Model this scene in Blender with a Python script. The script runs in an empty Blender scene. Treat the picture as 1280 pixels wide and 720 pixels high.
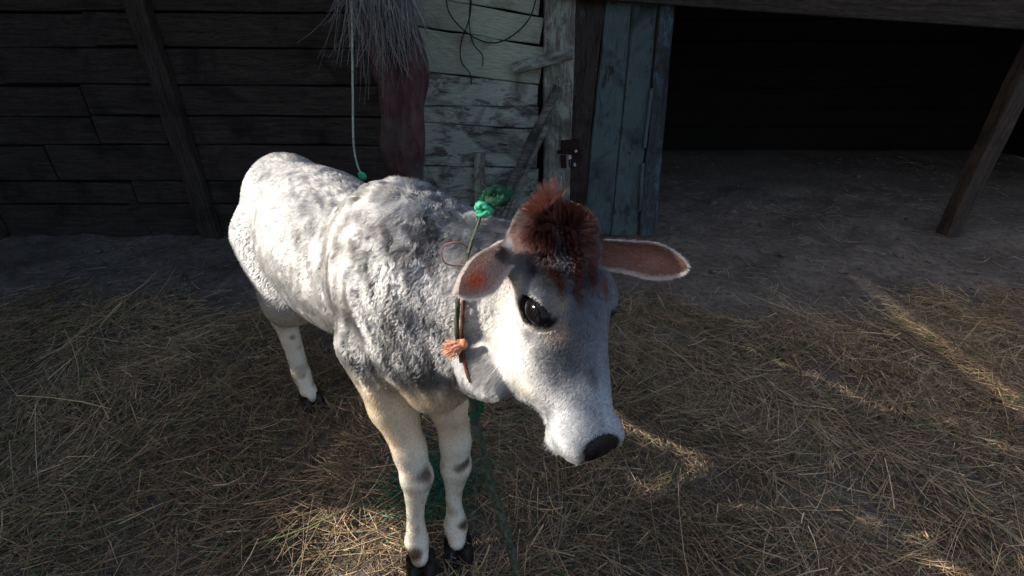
import bpy, math, random
import numpy as np
from mathutils import Vector, Matrix

random.seed(7)
rng = np.random.default_rng(7)
C = bpy.context.scene.collection
R = math.radians

# ------------------------------------------------------------------ camera, sky, sun, exposure
sc = bpy.context.scene
CAM = np.array([0.0, 0.0, 1.15]); PITCH = R(30); FPX = 600.0
cd = bpy.data.cameras.new('camera'); cam = bpy.data.objects.new('camera', cd); C.objects.link(cam)
cam.location = CAM; cam.rotation_euler = (math.pi/2 - PITCH, 0, 0)
cd.sensor_width = 36; cd.lens = FPX/1280*36; cd.clip_start = .02; cd.clip_end = 400
sc.camera = cam
SUN = np.array([-.86, -.12, .47]); SUN /= np.linalg.norm(SUN)
w = bpy.data.worlds.new('World'); sc.world = w; w.use_nodes = True
nt = w.node_tree; sky = nt.nodes.new('ShaderNodeTexSky'); sky.sky_type = 'NISHITA'; sky.sun_disc = False
sky.sun_elevation = math.asin(SUN[2]); sky.sun_rotation = math.atan2(SUN[0], SUN[1])
sky.dust_density = 5; sky.ozone_density = .6
bg = nt.nodes['Background']; bg.inputs[1].default_value = .15
nt.links.new(sky.outputs[0], bg.inputs[0])
sl = bpy.data.lights.new('sun', 'SUN'); sl.energy = 4.8; sl.angle = R(.5); sl.color = (1, .93, .84)
so = bpy.data.objects.new('sun', sl); C.objects.link(so)
so.rotation_euler = Vector(SUN).to_track_quat('Z', 'Y').to_euler(); so.location = (-4, -1, 4)
sc.view_settings.view_transform = 'Standard'; sc.view_settings.look = 'None'
sc.view_settings.exposure = 1.0; sc.view_settings.gamma = 1

# ------------------------------------------------------------------ geometry of the view, used to place real things at real depth
FWD = np.array([0, math.cos(PITCH), -math.sin(PITCH)]); UP = np.array([0, math.sin(PITCH), math.cos(PITCH)])
def ray(px, py): return FWD + np.array([(px-640)/FPX, 0, 0]) + UP*((360-py)/FPX)
def P(px, py, d): return CAM + ray(px, py)*d
def WY(px, py, Y): r = ray(px, py); return CAM + r*(Y/r[1])
def GZ(px, py, z=0.): r = ray(px, py); return CAM + r*((z-CAM[2])/r[2])

# ------------------------------------------------------------------ helpers
def col(h):
    h = h.lstrip('#'); v = [int(h[i:i+2], 16)/255 for i in (0, 2, 4)]
    return tuple(((x/12.92) if x < .04045 else ((x+.055)/1.055)**2.4) for x in v) + (1,)
def mesh_np(name, V, F, smooth=True):
    V = np.asarray(V, np.float32); me = bpy.data.meshes.new(name)
    if isinstance(F, np.ndarray):
        n, k = F.shape
        me.vertices.add(len(V)); me.vertices.foreach_set('co', V.ravel())
        me.loops.add(n*k); me.loops.foreach_set('vertex_index', F.astype(np.int32).ravel())
        me.polygons.add(n); me.polygons.foreach_set('loop_start', np.arange(0, n*k, k, dtype=np.int32))
        me.update(calc_edges=True); me.validate()
    else:
        me.from_pydata([tuple(map(float, v)) for v in V], [], F); me.update()
    me.polygons.foreach_set('use_smooth', np.full(len(me.polygons), smooth)); me.update()
    return me
def link(name, me, mat=None, parent=None, loc=(0, 0, 0)):
    o = bpy.data.objects.new(name, me); C.objects.link(o); o.location = loc
    if mat: me.materials.append(mat) if len(me.materials) == 0 else None
    if parent: o.parent = parent
    return o
def tag(o, label=None, cat=None, group=None, kind=None):
    if label: o['label'] = label
    if cat: o['category'] = cat
    if group: o['group'] = group
    if kind: o['kind'] = kind
    return o
def empty(name, loc, label, cat, group=None):
    o = bpy.data.objects.new(name, None); C.objects.link(o); o.location = loc; o.empty_display_size = .1
    return tag(o, label, cat, group)
def tube(pts, rad, seg=8, twist=0., lobes=0, lobe_amp=0., up=None):
    """swept tube through points; lobes make the strands of a laid rope"""
    pts = np.asarray(pts, float); n = len(pts); rad = np.broadcast_to(np.asarray(rad, float), (n,))
    T = np.gradient(pts, axis=0); T /= np.linalg.norm(T, axis=1)[:, None]+1e-9
    ref = np.array([0, 0, 1.]) if abs(T[0][2]) < .9 else np.array([1., 0, 0])
    N = np.cross(T[0], ref); N /= np.linalg.norm(N); V = []
    for i in range(n):
        N = N - T[i]*np.dot(N, T[i]); N /= np.linalg.norm(N)+1e-9; Bn = np.cross(T[i], N)
        for k in range(seg):
            a = 2*math.pi*k/seg
            r = rad[i]*(1+(lobe_amp*math.cos(lobes*a+twist*i) if lobes else 0))
            V.append(pts[i]+N*math.cos(a)*r+Bn*math.sin(a)*r)
    F = []
    for i in range(n-1):
        for k in range(seg):
            k2 = (k+1) % seg
            F.append((i*seg+k, i*seg+k2, (i+1)*seg+k2, (i+1)*seg+k))
    F.append(tuple(range(seg-1, -1, -1))); F.append(tuple((n-1)*seg+k for k in range(seg)))
    return V, F
def spline(pts, n):
    """Catmull-Rom through points"""
    p = np.asarray(pts, float); p = np.vstack([2*p[0]-p[1], p, 2*p[-1]-p[-2]])
    out = []
    m = len(p)-3
    for t in np.linspace(0, m-1e-6, n):
        i = int(t); u = t-i; a, b, c, d = p[i:i+4]
        out.append(.5*((2*b)+(-a+c)*u+(2*a-5*b+4*c-d)*u*u+(-a+3*b-3*c+d)*u**3))
    return np.array(out)
class Noise:
    def __init__(s, scale, seed, dim=1, K=14):
        r = np.random.default_rng(seed)
        d = r.normal(size=(dim, K, 3)); d /= np.linalg.norm(d, axis=2)[..., None]
        s.w = d*scale*r.uniform(.6, 1.6, (dim, K, 1)); s.ph = r.uniform(0, 6.28, (dim, K)); s.K = K
    def __call__(s, p):
        o = np.stack([np.sin(p@s.w[i].T+s.ph[i]).sum(1)/math.sqrt(s.K/2) for i in range(len(s.w))], 1)
        return o if o.shape[1] > 1 else o[:, 0]
def sstep(a, b, x): t = np.clip((x-a)/(b-a), 0, 1); return t*t*(3-2*t)

# ------------------------------------------------------------------ materials
def newmat(name):
    m = bpy.data.materials.new(name); m.use_nodes = True; n = m.node_tree
    return m, n, n.nodes['Principled BSDF'], n.nodes.new, n.links.new
def noise_node(n, vec, scale, detail=6, rough=.6, dist=0):
    t = n.nodes.new('ShaderNodeTexNoise'); t.inputs['Scale'].default_value = scale; t.inputs['Detail'].default_value = detail
    t.inputs['Roughness'].default_value = rough; t.inputs['Distortion'].default_value = dist
    if vec: n.links.new(vec, t.inputs['Vector'])
    return t
def ramp(n, fac, stops):
    r = n.nodes.new('ShaderNodeValToRGB'); e = r.color_ramp.elements
    while len(e) < len(stops): e.new(.5)
    for k, (p, c) in enumerate(stops): e[k].position = p; e[k].color = c if len(c) == 4 else (*c, 1)
    n.links.new(fac, r.inputs[0]); return r
def mixc(n, fac, a, b):
    m = n.nodes.new('ShaderNodeMix'); m.data_type = 'RGBA'
    if hasattr(fac, 'default_value') or not isinstance(fac, (int, float)): n.links.new(fac, m.inputs[0])
    else: m.inputs[0].default_value = fac
    for s, v in ((6, a), (7, b)):
        if isinstance(v, tuple): m.inputs[s].default_value = v
        else: n.links.new(v, m.inputs[s])
    return m.outputs[2]
def bump(n, bsdf, h, strength, dist):
    b = n.nodes.new('ShaderNodeBump'); b.inputs['Strength'].default_value = strength; b.inputs['Distance'].default_value = dist
    n.links.new(h, b.inputs['Height']); n.links.new(b.outputs[0], bsdf.inputs['Normal'])
def wood(name, base, dark, paint=None, cover=.55, rough=.85, stain=None):
    """old board: grain along local x, patches of old paint, cracks and stains"""
    m, n, bs, new, ln = newmat(name)
    tc = new('ShaderNodeTexCoord'); oi = new('ShaderNodeObjectInfo')
    add = new('ShaderNodeVectorMath'); add.operation = 'MULTIPLY_ADD'
    cmb = new('ShaderNodeCombineXYZ')
    for k in range(3): ln(oi.outputs['Random'], cmb.inputs[k])
    add.inputs[1].default_value = (37, 53, 71)
    ln(cmb.outputs[0], add.inputs[0]); ln(tc.outputs['Object'], add.inputs[2])
    st = new('ShaderNodeMapping'); st.inputs['Scale'].default_value = (1.2, 8, 16); ln(add.outputs[0], st.inputs[0])
    g = noise_node(n, st.outputs[0], 5, 9, .7, .6)
    g2 = noise_node(n, st.outputs[0], 22, 6, .7, .3)
    c = ramp(n, g.outputs[0], [(.3, dark), (.62, base)]).outputs[0]
    c = mixc(n, ramp(n, g2.outputs[0], [(.36, (1, 1, 1)), (.47, (0, 0, 0))]).outputs[0], c, tuple(x*.35 for x in dark[:3])+(1,))
    hgt = g.outputs[0]
    if paint:
        pm = new('ShaderNodeMapping'); pm.inputs['Scale'].default_value = (1, 2, 2.6); ln(add.outputs[0], pm.inputs[0])
        a = noise_node(n, pm.outputs[0], 7, 12, .74, .5)
        mask = ramp(n, a.outputs[0], [(1-cover-.05, (0, 0, 0)), (1-cover+.02, (1, 1, 1))])
        tone = noise_node(n, add.outputs[0], 4, 8, .65)
        pc = mixc(n, tone.outputs[0], tuple(x*.5 for x in paint[:3])+(1,), tuple(min(1, x*1.35) for x in paint[:3])+(1,))
        fine = noise_node(n, st.outputs[0], 14, 8, .75)
        pc = mixc(n, ramp(n, fine.outputs[0], [(.35, (.75, .75, .75)), (.55, (0, 0, 0))]).outputs[0], pc, tuple(x*.45 for x in paint[:3])+(1,))
        c = mixc(n, mask.outputs[0], c, pc)
    s2 = noise_node(n, add.outputs[0], 3.2, 5, .6, 1.2)
    sr = ramp(n, s2.outputs[0], [(.52, (0, 0, 0)), (.68, (.75, .75, .75))])
    c = mixc(n, sr.outputs[0], c, stain or tuple(x*.6 for x in dark[:3])+(1,))
    ln(c, bs.inputs['Base Color']); bs.inputs['Roughness'].default_value = rough
    bs.inputs['Specular IOR Level'].default_value = .25
    mx = new('ShaderNodeMath'); mx.operation = 'ADD'; ln(g.outputs[0], mx.inputs[0]); ln(g2.outputs[0], mx.inputs[1])
    bump(n, bs, mx.outputs[0], .8, .006)
    return m
M = {}
M['paint_board'] = wood('whitewashed board', col('8a8a80'), col('3c3630'), col('aab4a2'), .64, stain=col('5a5646'))
M['paint_board_low'] = wood('peeling board', col('80807a'), col('2e2a26'), col('acb4aa'), .52)
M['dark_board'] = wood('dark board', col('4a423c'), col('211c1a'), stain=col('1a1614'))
M['post'] = wood('post wood', col('8a887e'), col('46403a'), col('a0a89c'), .46)
M['door'] = wood('door board', col('4e5454'), col('232424'), col('56676a'), .55, stain=col('20201f'))
M['door_burnt'] = wood('stained door board', col('463c38'), col('191312'), col('4b5552'), .36, stain=col('1c1110'))
M['blue_stile'] = wood('blue stile', col('4b5255'), col('262829'), col('50708a'), .42)
M['grey_stick'] = wood('weathered stick', col('8c8880'), col('3a3630'))
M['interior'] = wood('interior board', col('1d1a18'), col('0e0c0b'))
def simple(name, c, rough=.7, scale=30, var=.5, bumpd=.002, metallic=0., spec=.3):
    m, n, bs, new, ln = newmat(name); tc = new('ShaderNodeTexCoord')
    t = noise_node(n, tc.outputs['Object'], scale, 8, .65)
    r = ramp(n, t.outputs[0], [(.3, tuple(x*(1-var) for x in c[:3])), (.7, tuple(min(1, x*(1+var*.6)) for x in c[:3]))])
    ln(r.outputs[0], bs.inputs['Base Color']); bs.inputs['Roughness'].default_value = rough; bs.inputs['Metallic'].default_value = metallic
    bs.inputs['Specular IOR Level'].default_value = spec
    bump(n, bs, t.outputs[0], .6, bumpd); return m
M['rust'] = simple('rusty iron', col('2c1815'), .7, 60, .6, .002, .3)
M['wire'] = simple('dark wire', col('1c1a1a'), .5, 40)
M['rust_wire'] = simple('rusty wire', col('7a4a3c'), .6, 40)
M['cord'] = simple('pale cord', col('9fb0a2'), .8, 80)
M['green_end'] = simple('green plastic', col('3fae84'), .6, 80)
M['green_rope'] = simple('green rope', col('23523a'), .9, 120, .7, .003)
M['dull_rope'] = simple('dirty green rope', col('4e5344'), .95, 90, .7, .003)
M['brown_rope'] = simple('brown cord', col('5a3428'), .9, 120, .6)
M['orange_yarn'] = simple('orange yarn', col('c98a66'), .9, 120, .4)
M['hoof'] = simple('hoof horn', col('2a2626'), .45, 40, .4, .001)
M['skin'] = None
def bark():
    m, n, bs, new, ln = newmat('bark'); tc = new('ShaderNodeTexCoord')
    mp = new('ShaderNodeMapping'); mp.inputs['Scale'].default_value = (3, 3, .6); ln(tc.outputs['Object'], mp.inputs[0])
    t = noise_node(n, mp.outputs[0], 7, 10, .7, 1.)
    t2 = noise_node(n, tc.outputs['Object'], 5, 4)
    c = ramp(n, t.outputs[0], [(.3, col('1c1312')), (.5, col('45292a')), (.68, col('644440'))]).outputs[0]
    c = mixc(n, ramp(n, t2.outputs[0], [(.45, (0, 0, 0)), (.6, (.6, .6, .6))]).outputs[0], c, col('5c5a58'))
    ln(c, bs.inputs['Base Color']); bs.inputs['Roughness'].default_value = .85; bump(n, bs, t.outputs[0], 1, .02); return m
M['bark'] = bark()
def ground_mat():
    m, n, bs, new, ln = newmat('packed earth'); tc = new('ShaderNodeTexCoord')
    a = noise_node(n, tc.outputs['Object'], 2.5, 10, .65); b = noise_node(n, tc.outputs['Object'], 30, 8, .7)
    c = ramp(n, a.outputs[0], [(.3, col('4e463f')), (.6, col('7a7068')), (.8, col('8c8680'))]).outputs[0]
    c = mixc(n, ramp(n, b.outputs[0], [(.35, (.7, .7, .7)), (.6, (0, 0, 0))]).outputs[0], c, col('3a332d'))
    ln(c, bs.inputs['Base Color']); bs.inputs['Roughness'].default_value = .95
    mx = new('ShaderNodeMath'); mx.operation = 'ADD'; ln(a.outputs[0], mx.inputs[0]); ln(b.outputs[0], mx.inputs[1])
    bump(n, bs, mx.outputs[0], 1, .02); return m
M['earth'] = ground_mat()
def attr_mat(name, rough=.8, spec=.25, trans=0., noise=0., sub=0., trn=0.):
    m, n, bs, new, ln = newmat(name)
    a = new('ShaderNodeAttribute'); a.attribute_name = 'tint'
    c = a.outputs['Color']
    if noise:
        tc = new('ShaderNodeTexCoord'); t = noise_node(n, tc.outputs['Object'], 90, 6, .7)
        c = mixc(n, ramp(n, t.outputs[0], [(.4, (noise,)*3), (.6, (0, 0, 0))]).outputs[0], c, (.12, .1, .09, 1))
    ln(c, bs.inputs['Base Color']); bs.inputs['Roughness'].default_value = rough; bs.inputs['Specular IOR Level'].default_value = spec
    if trn:
        tr = new('ShaderNodeBsdfTranslucent'); ln(c, tr.inputs[0]); ms = new('ShaderNodeMixShader'); ms.inputs[0].default_value = trn
        out = n.nodes['Material Output']; ln(bs.outputs[0], ms.inputs[1]); ln(tr.outputs[0], ms.inputs[2]); ln(ms.outputs[0], out.inputs[0])
    return m
M['skin'] = attr_mat('skin', .8, .2)
M['ear'] = attr_mat('ear skin', .7, .2, trn=.42)
M['fur'] = attr_mat('hair', .55, .35, trn=.22)
M['straw'] = attr_mat('straw', .65, .35, trn=.1)
def hair_mat():
    m, n, bs, new, ln = newmat('fur'); n.nodes.remove(bs); a = new('ShaderNodeAttribute'); a.attribute_name = 'tint'
    hb = new('ShaderNodeBsdfHairPrincipled'); hb.parametrization = 'COLOR'; ln(a.outputs['Color'], hb.inputs['Color'])
    hb.inputs['Roughness'].default_value = .45; hb.inputs['Radial Roughness'].default_value = .7
    ln(hb.outputs[0], n.nodes['Material Output'].inputs[0]); return m
M['hair'] = hair_mat()
m, n, bs, new, ln = newmat('eye'); bs.inputs['Base Color'].default_value = (.006, .005, .006, 1); bs.inputs['Roughness'].default_value = .12; bs.inputs['Specular IOR Level'].default_value = .22; M['eye'] = m

def set_tint(me, cols, dom='POINT'):
    a = me.attributes.new('tint', 'FLOAT_COLOR', dom)
    c4 = np.ones((len(cols), 4), np.float32); c4[:, :3] = cols; a.data.foreach_set('color', c4.ravel())

# ------------------------------------------------------------------ ground
YW = 2.60      # face of the shed wall
def ground_h(p):
    q = np.c_[p[:, 0], p[:, 1], np.zeros(len(p))]
    return .012*Noise(7, 3)(q)+.007*Noise(23, 4)(q)
xs = np.r_[np.linspace(-60, -3.2, 12), np.linspace(-3, 3, 200), np.linspace(3.2, 60, 12)]
ys = np.r_[np.linspace(-60, -.6, 10), np.linspace(-.4, 3.4, 130), np.linspace(3.6, 80, 10)]
X, Y = np.meshgrid(xs, ys); V = np.c_[X.ravel(), Y.ravel(), np.zeros(X.size)]
fade = (np.abs(V[:, 0]) < 3)*(V[:, 1] > -.4)*(V[:, 1] < 3.4)
nz = Noise(60, 5)(V)*.004*(V[:, 1] > 1.7)
V[:, 2] = (ground_h(V)+nz)*fade
nx = len(xs); i = np.arange((len(ys)-1)*(nx-1)); r0 = i//(nx-1)*nx+i % (nx-1)
F = np.c_[r0, r0+1, r0+nx+1, r0+nx]
g = link('ground', mesh_np('ground', V, F), M['earth']); tag(g, kind='structure')

# ------------------------------------------------------------------ boards
def board_mesh(L, w0, w1, T, seg=14, wob=.0035, seed=0, ends=.006):
    """board: x along the length, z across, y through; worn wavy edges, chamfered front"""
    r = np.random.default_rng(seed); V = []; c = min(.004, T*.3)
    xs = np.linspace(-L/2, L/2, seg+1)
    wt = np.convolve(r.normal(0, wob, seg+3), [.3, .4, .3], 'valid'); wb = np.convolve(r.normal(0, wob, seg+3), [.3, .4, .3], 'valid')
    bow = r.normal(0, .002, 2)
    for k, x in enumerate(xs):
        u = k/seg; h = (w0*(1-u)+w1*u)/2; t = h+wt[k]; b = -h+wb[k]
        fy = -T/2+bow[0]*math.sin(3*u)+bow[1]*math.sin(7*u)
        ex = r.normal(0, ends) if k in (0, seg) else 0
        for (y, z) in ((fy+c, t), (fy, t-c), (fy-.0008, (t+b)/2+.15*h), (fy, b+c), (fy+c, b), (T/2, b), (T/2, t)):
            V.append((x+ex*(1 if z > 0 else .6), y, z))
    q = 7; F = []
    for k in range(seg):
        for j in range(q):
            j2 = (j+1) % q; F.append((k*q+j, k*q+j2, (k+1)*q+j2, (k+1)*q+j))
    F.append(tuple(range(q-1, -1, -1))); F.append(tuple(seg*q+j for j in range(q)))
    return V, F
nb = [0]
def board(name, a, b, w0, w1, T, mat, parent, **kw):
    """a, b: world end points of the centre line of the FRONT face"""
    nb[0] += 1; a = np.asarray(a); b = np.asarray(b); L = np.linalg.norm(b-a); x = (b-a)/L
    y = np.array([0, 1., 0]); y = y-x*np.dot(x, y); y /= np.linalg.norm(y); z = np.cross(x, y)
    V, F = board_mesh(L, w0, w1, T, seed=nb[0], **kw)
    me = mesh_np(name, V, F, smooth=False); o = bpy.data.objects.new(name, me); C.objects.link(o); me.materials.append(mat)
    Mx = Matrix.Identity(4)
    for r_ in range(3):
        Mx[r_][0] = x[r_]; Mx[r_][1] = y[r_]; Mx[r_][2] = z[r_]
    c = (a+b)/2+y*T/2
    for r_ in range(3): Mx[r_][3] = c[r_]
    if parent:
        o.parent = parent; Mx = Matrix.Translation(-Vector(parent.location)) @ Mx
    o.matrix_local = Mx
    return o
def wall_quad(name, top, bot, x0, x1, Yf, T, mat, parent, gap=.004, **kw):
    """horizontal board between two edge lines given as ((x0,z0),(x1,z1)) functions"""
    z0t, z1t = top; z0b, z1b = bot
    a = (x0, Yf, (z0t+z0b)/2); b = (x1, Yf, (z1t+z1b)/2)
    return board(name, a, b, z0t-z0b-2*gap, z1t-z1b-2*gap, T, mat, parent, **kw)

# the shed
shed = empty('shed', (0.3, YW, 0), 'old weathered wooden shed with horizontal whitewashed boards behind the calf', 'shed')
def zc(px, py): return WY(px, py, YW)[2]
xl, xr = WY(512, 120, YW)[0], WY(676, 120, YW)[0]
edges = [((515, -45), (680, -20)), ((515, -8), (680, 22)), ((515, 32), (678, 58)), ((515, 88), (671, 106)), ((521, 153), (668, 162)), ((528, 207), (668, 211)), ((528, 262), (668, 262)), ((528, 312), (668, 310)), ((528, 352), (668, 350))]
def zline(e, x):
    A = WY(*e[0], YW); B = WY(*e[1], YW); return A[2]+(B[2]-A[2])*(x-A[0])/(B[0]-A[0])
offs = [0, .004, -.004, .003, -.002, .005, 0, 0]
for k in range(len(edges)-1):
    xa, xb = xl-.12, xr+random.uniform(-.012, .0)
    t = (zline(edges[k], xa), zline(edges[k], xb)); b = (zline(edges[k+1], xa), zline(edges[k+1], xb))
    if k == 3:      # this one has split lengthwise
        mid = (zc(521, 133), zc(671, 133))
        wall_quad('board', t, mid, xa, xb, YW+offs[k], .025, M['paint_board_low'], shed, gap=.002)
        wall_quad('board', mid, b, xa, xb+.008, YW+offs[k]+.003, .025, M['paint_board_low'], shed, gap=.003)
    else:
        wall_quad('board', t, b, xa, xb, YW+offs[k], .025, M['paint_board'] if k < 3 else M['paint_board_low'], shed)
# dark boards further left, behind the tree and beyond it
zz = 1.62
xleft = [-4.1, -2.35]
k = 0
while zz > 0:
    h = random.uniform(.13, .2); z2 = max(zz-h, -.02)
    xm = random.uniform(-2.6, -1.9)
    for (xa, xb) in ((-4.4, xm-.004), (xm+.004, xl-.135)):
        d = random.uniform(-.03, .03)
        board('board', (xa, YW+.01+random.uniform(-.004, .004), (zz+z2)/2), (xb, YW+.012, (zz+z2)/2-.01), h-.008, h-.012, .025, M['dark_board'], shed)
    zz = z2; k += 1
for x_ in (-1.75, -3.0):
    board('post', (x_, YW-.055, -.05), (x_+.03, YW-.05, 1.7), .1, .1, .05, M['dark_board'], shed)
# posts
board('post', WY(694, 380, YW-.03), WY(701, -60, YW-.03), .145, .15, .09, M['post'], shed)
# backing of the wall so no light comes through the joints: an added sheet
board('backing_sheet', (-4.4, YW+.05, .8), (xr+.08, YW+.05, .8), 1.8, 1.8, .012, M['interior'], shed)
# small slats nailed on
board('slat', WY(641, 86, YW-.056), WY(715, 67, YW-.056), .05, .05, .02, M['post'], shed, wob=.002)
board('slat', WY(600, 330, YW-.03), WY(599, 192, YW-.03), .062, .062, .025, M['post'], shed, wob=.002)
# door
door = empty('plank_door', tuple(WY(765, 290, YW)), 'dark bluish green plank door with rusty latch beside black doorway', 'door')
dy = YW-.012
def vp(x0t, x0b, x1t, x1b, mat, yy=dy, T=.03, yt=-10, yb=293, name='plank'):
    a0 = WY(x0b, yb, yy); a1 = WY(x1b, yb, yy); b0 = WY(x0t, yt, yy); b1 = WY(x1t, yt, yy)
    return board(name, (a0+a1)/2, (b0+b1)/2, a1[0]-a0[0]-.007, b1[0]-b0[0]-.007, T, mat, door)
vp(718, 703, 758, 728, M['door_burnt'])
vp(758, 728, 793, 763, M['door'])
vp(793, 763, 824, 797, M['door'], yy=dy+.006)
vp(826, 798, 846, 821, M['blue_stile'], yy=dy-.012, name='stile')
a = WY(815, 110, dy-.02); b = WY(806, 185, dy-.02)
board('batten', b, a, .018, .018, .014, M['door'], door, wob=.001)
board('batten', WY(800, 262, dy-.02), WY(804, 205, dy-.02), .018, .018, .014, M['door'], door, wob=.001)
# latch
la = WY(712, 190, dy-.02)
def boxmesh(parts):
    V = []; F = []
    for (c, s, rz) in parts:
        b0 = len(V); ca, sa = math.cos(rz), math.sin(rz)
        ch = min(s)*.2
        for dx in (-1, 1):
            for dyy in (-1, 1):
                for dz in (-1, 1):
                    x, z = dx*s[0]/2*(.93 if dyy < 0 else 1), dz*s[2]/2*(.93 if dyy < 0 else 1)
                    V.append((c[0]+x*ca-z*sa, c[1]+dyy*s[1]/2, c[2]+x*sa+z*ca))
        for f in ((0, 1, 3, 2), (4, 6, 7, 5), (0, 4, 5, 1), (2, 3, 7, 6), (0, 2, 6, 4), (1, 5, 7, 3)): F.append(tuple(b0+q for q in f))
    return V, F
dl = np.array(door.location)
V, F = boxmesh([((0, 0, .03), (.10, .012, .07), .05), ((.0, -.008, .0), (.13, .012, .02), -.03), ((-.03, -.004, -.05), (.03, .014, .07), .1)])
link('latch', mesh_np('latch', V, F, False), M['rust'], door, tuple(la-dl))
th = np.linspace(0, 2*math.pi, 20)
V, F = tube([(.02+.022*math.cos(t), -.02, -.045+.035*math.sin(t)) for t in th], .004, 6)
link('hasp_ring', mesh_np('hasp_ring', V, F), M['rust'], door, tuple(la-dl))
m, n, bs, new, ln = newmat('lock steel'); bs.inputs['Base Color'].default_value = (.6, .6, .6, 1); bs.inputs['Metallic'].default_value = .6; bs.inputs['Roughness'].default_value = .4
V, F = boxmesh([((.0, -.028, -.02), (.016, .01, .02), .2), ((.028, -.028, -.06), (.012, .01, .016), .2), ((.03, -.028, .012), (.014, .008, .012), .5)])
link('lock', mesh_np('lock', V, F, False), m, door, tuple(la-dl))
# lintel over the door and roof
board('lintel', (xr+.1, YW-.07, 1.40), (4.2, YW-.07, 1.17), .40, .40, .06, M['dark_board'], shed)
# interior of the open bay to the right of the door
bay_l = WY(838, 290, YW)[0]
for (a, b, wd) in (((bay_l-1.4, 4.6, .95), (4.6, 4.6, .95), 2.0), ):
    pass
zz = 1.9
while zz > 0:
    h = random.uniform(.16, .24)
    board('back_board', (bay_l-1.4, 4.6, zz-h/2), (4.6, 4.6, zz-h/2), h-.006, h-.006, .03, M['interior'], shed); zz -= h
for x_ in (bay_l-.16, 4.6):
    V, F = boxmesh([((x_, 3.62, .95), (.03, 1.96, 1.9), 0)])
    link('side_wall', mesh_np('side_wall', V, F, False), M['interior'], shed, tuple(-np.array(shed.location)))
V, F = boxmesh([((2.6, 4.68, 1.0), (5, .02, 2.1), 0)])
link('backing_sheet', mesh_np('backing_sheet', V, F, False), M['interior'], shed, tuple(-np.array(shed.location)))  # sheet added behind the back boards to stop light through their gaps
for k in range(4):
    x_ = 1.98+k*.6
    board('post', (x_, YW-.02, -.03), (x_-.02, YW-.02, 1.3), .09, .085, .08, M['dark_board'], shed) if k in (1, 3) else None
# roof of the shed: thatch slab sloping to a deep eave
def thatch():
    m, n, bs, new, ln = newmat('old thatch'); tc = new('ShaderNodeTexCoord'); mp = new('ShaderNodeMapping'); mp.inputs['Scale'].default_value = (20, 2, 4)
    ln(tc.outputs['Object'], mp.inputs[0]); t = noise_node(n, mp.outputs[0], 4, 8, .7)
    ln(ramp(n, t.outputs[0], [(.3, col('2a241f')), (.7, col('6b5f50'))]).outputs[0], bs.inputs['Base Color']); bs.inputs['Roughness'].default_value = .95
    bump(n, bs, t.outputs[0], 1, .02); return m
M['thatch'] = thatch()
def slab(name, corners, T, mat, parent):
    c = np.array(corners, float); V = np.vstack([c, c+np.array([0, 0, T])])
    F = [(3, 2, 1, 0), (4, 5, 6, 7), (0, 1, 5, 4), (1, 2, 6, 5), (2, 3, 7, 6), (3, 0, 4, 7)]
    return link(name, mesh_np(name, V-np.array(parent.location), F, False), mat, parent)
slab('roof', [(-4.6, 2.12, 1.74), (4.8, 2.12, 1.74), (4.8, 4.8, 2.5), (-4.6, 4.8, 2.5)], .14, M['thatch'], shed)

# poles leaning on the wall
def pole(name, pts, rad, label, mat):
    pts = spline(pts, 14); r = rad*(1+.12*np.sin(np.arange(14)*1.7))*np.linspace(1, .8, 14)
    o0 = pts[0].copy(); V, F = tube(pts-o0, r, 9, 1.1, 3, .08)
    return tag(link(name, mesh_np(name, V, F), mat, None, tuple(o0)), label, 'pole')
b0 = GZ(598, 335, 0)
pole('wooden_pole', [GZ(600, 318, .02), WY(636, 238, YW-.10), WY(668, 168, YW-.08), WY(698, 108, YW-.075)], .026, 'thicker grey split pole leaning up against the shed post', M['grey_stick'])
pole('wooden_pole', [GZ(618, 318, .02), WY(650, 233, YW-.14), WY(664, 200, YW-.14), WY(684, 156, YW-.13)], .017, 'thinner shorter stick leaning beneath the thicker pole by the post', M['grey_stick'])
# loose wires hanging on the boards
def hang(name, pts, rad, mat, label, cat, n=40):
    p = spline(pts, n); o0 = p[0].copy(); V, F = tube(p-o0, rad, 6)
    return tag(link(name, mesh_np(name, V, F), mat, None, tuple(o0)), label, cat)
q = lambda x, y, o=.03: WY(438+x/3, y/3, YW-o)
hang('wire', [q(355, -40), q(372, 50), q(440, 125), q(520, 160), q(590, 145), q(660, 85), q(690, 20), q(700, -60)], .0035, M['wire'], 'black wire sagging in a wide loop across the boards', 'wire')
hang('wire', [q(455, -60), q(448, 60), q(415, 160), q(416, 230), q(448, 275), q(454, 318)], .003, M['wire'], 'black wire end hanging straight down past the stained board', 'wire')
hang('wire', [q(452, -50), q(446, 90), q(462, 165), q(494, 205), q(496, 248)], .003, M['wire'], 'short curled black wire ending above the brown stain', 'wire')

# ------------------------------------------------------------------ tree trunk at the left, with its dry hanging tuft
tr = empty('tree', tuple(GZ(500, 360, 0)*np.array([1, 1, 1])), 'dark red barked tree trunk standing before the left end of the boards', 'tree')
TY = 2.25
def trunk(pxs, w, parent, seed, name):
    P0 = [WY(x, y, TY) for x, y in pxs]
    P0 = spline(P0, 130); wd = np.interp(np.linspace(0, 1, 130), np.linspace(0, 1, len(w)), w)
    V, F = tube(P0, wd, 72)
    V = np.array(V); nn = Noise(14, seed)(V*np.array([1, 1, .5])); n2 = Noise(45, seed+1)(V*np.array([1, 1, .35]))
    ctr = np.repeat(np.vstack([P0]), 72, 0); d = V-ctr; d /= np.linalg.norm(d, axis=1)[:, None]+1e-9
    fr_ = np.abs(Noise(60, seed+2)(V*np.array([1, 1, .12])))
    V = V+d*(nn*.022+n2*.010-fr_.clip(0, 1)*.014+.010)[:, None]
    link(name, mesh_np(name, V-np.array(parent.location), F), M['bark'], parent)
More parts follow.
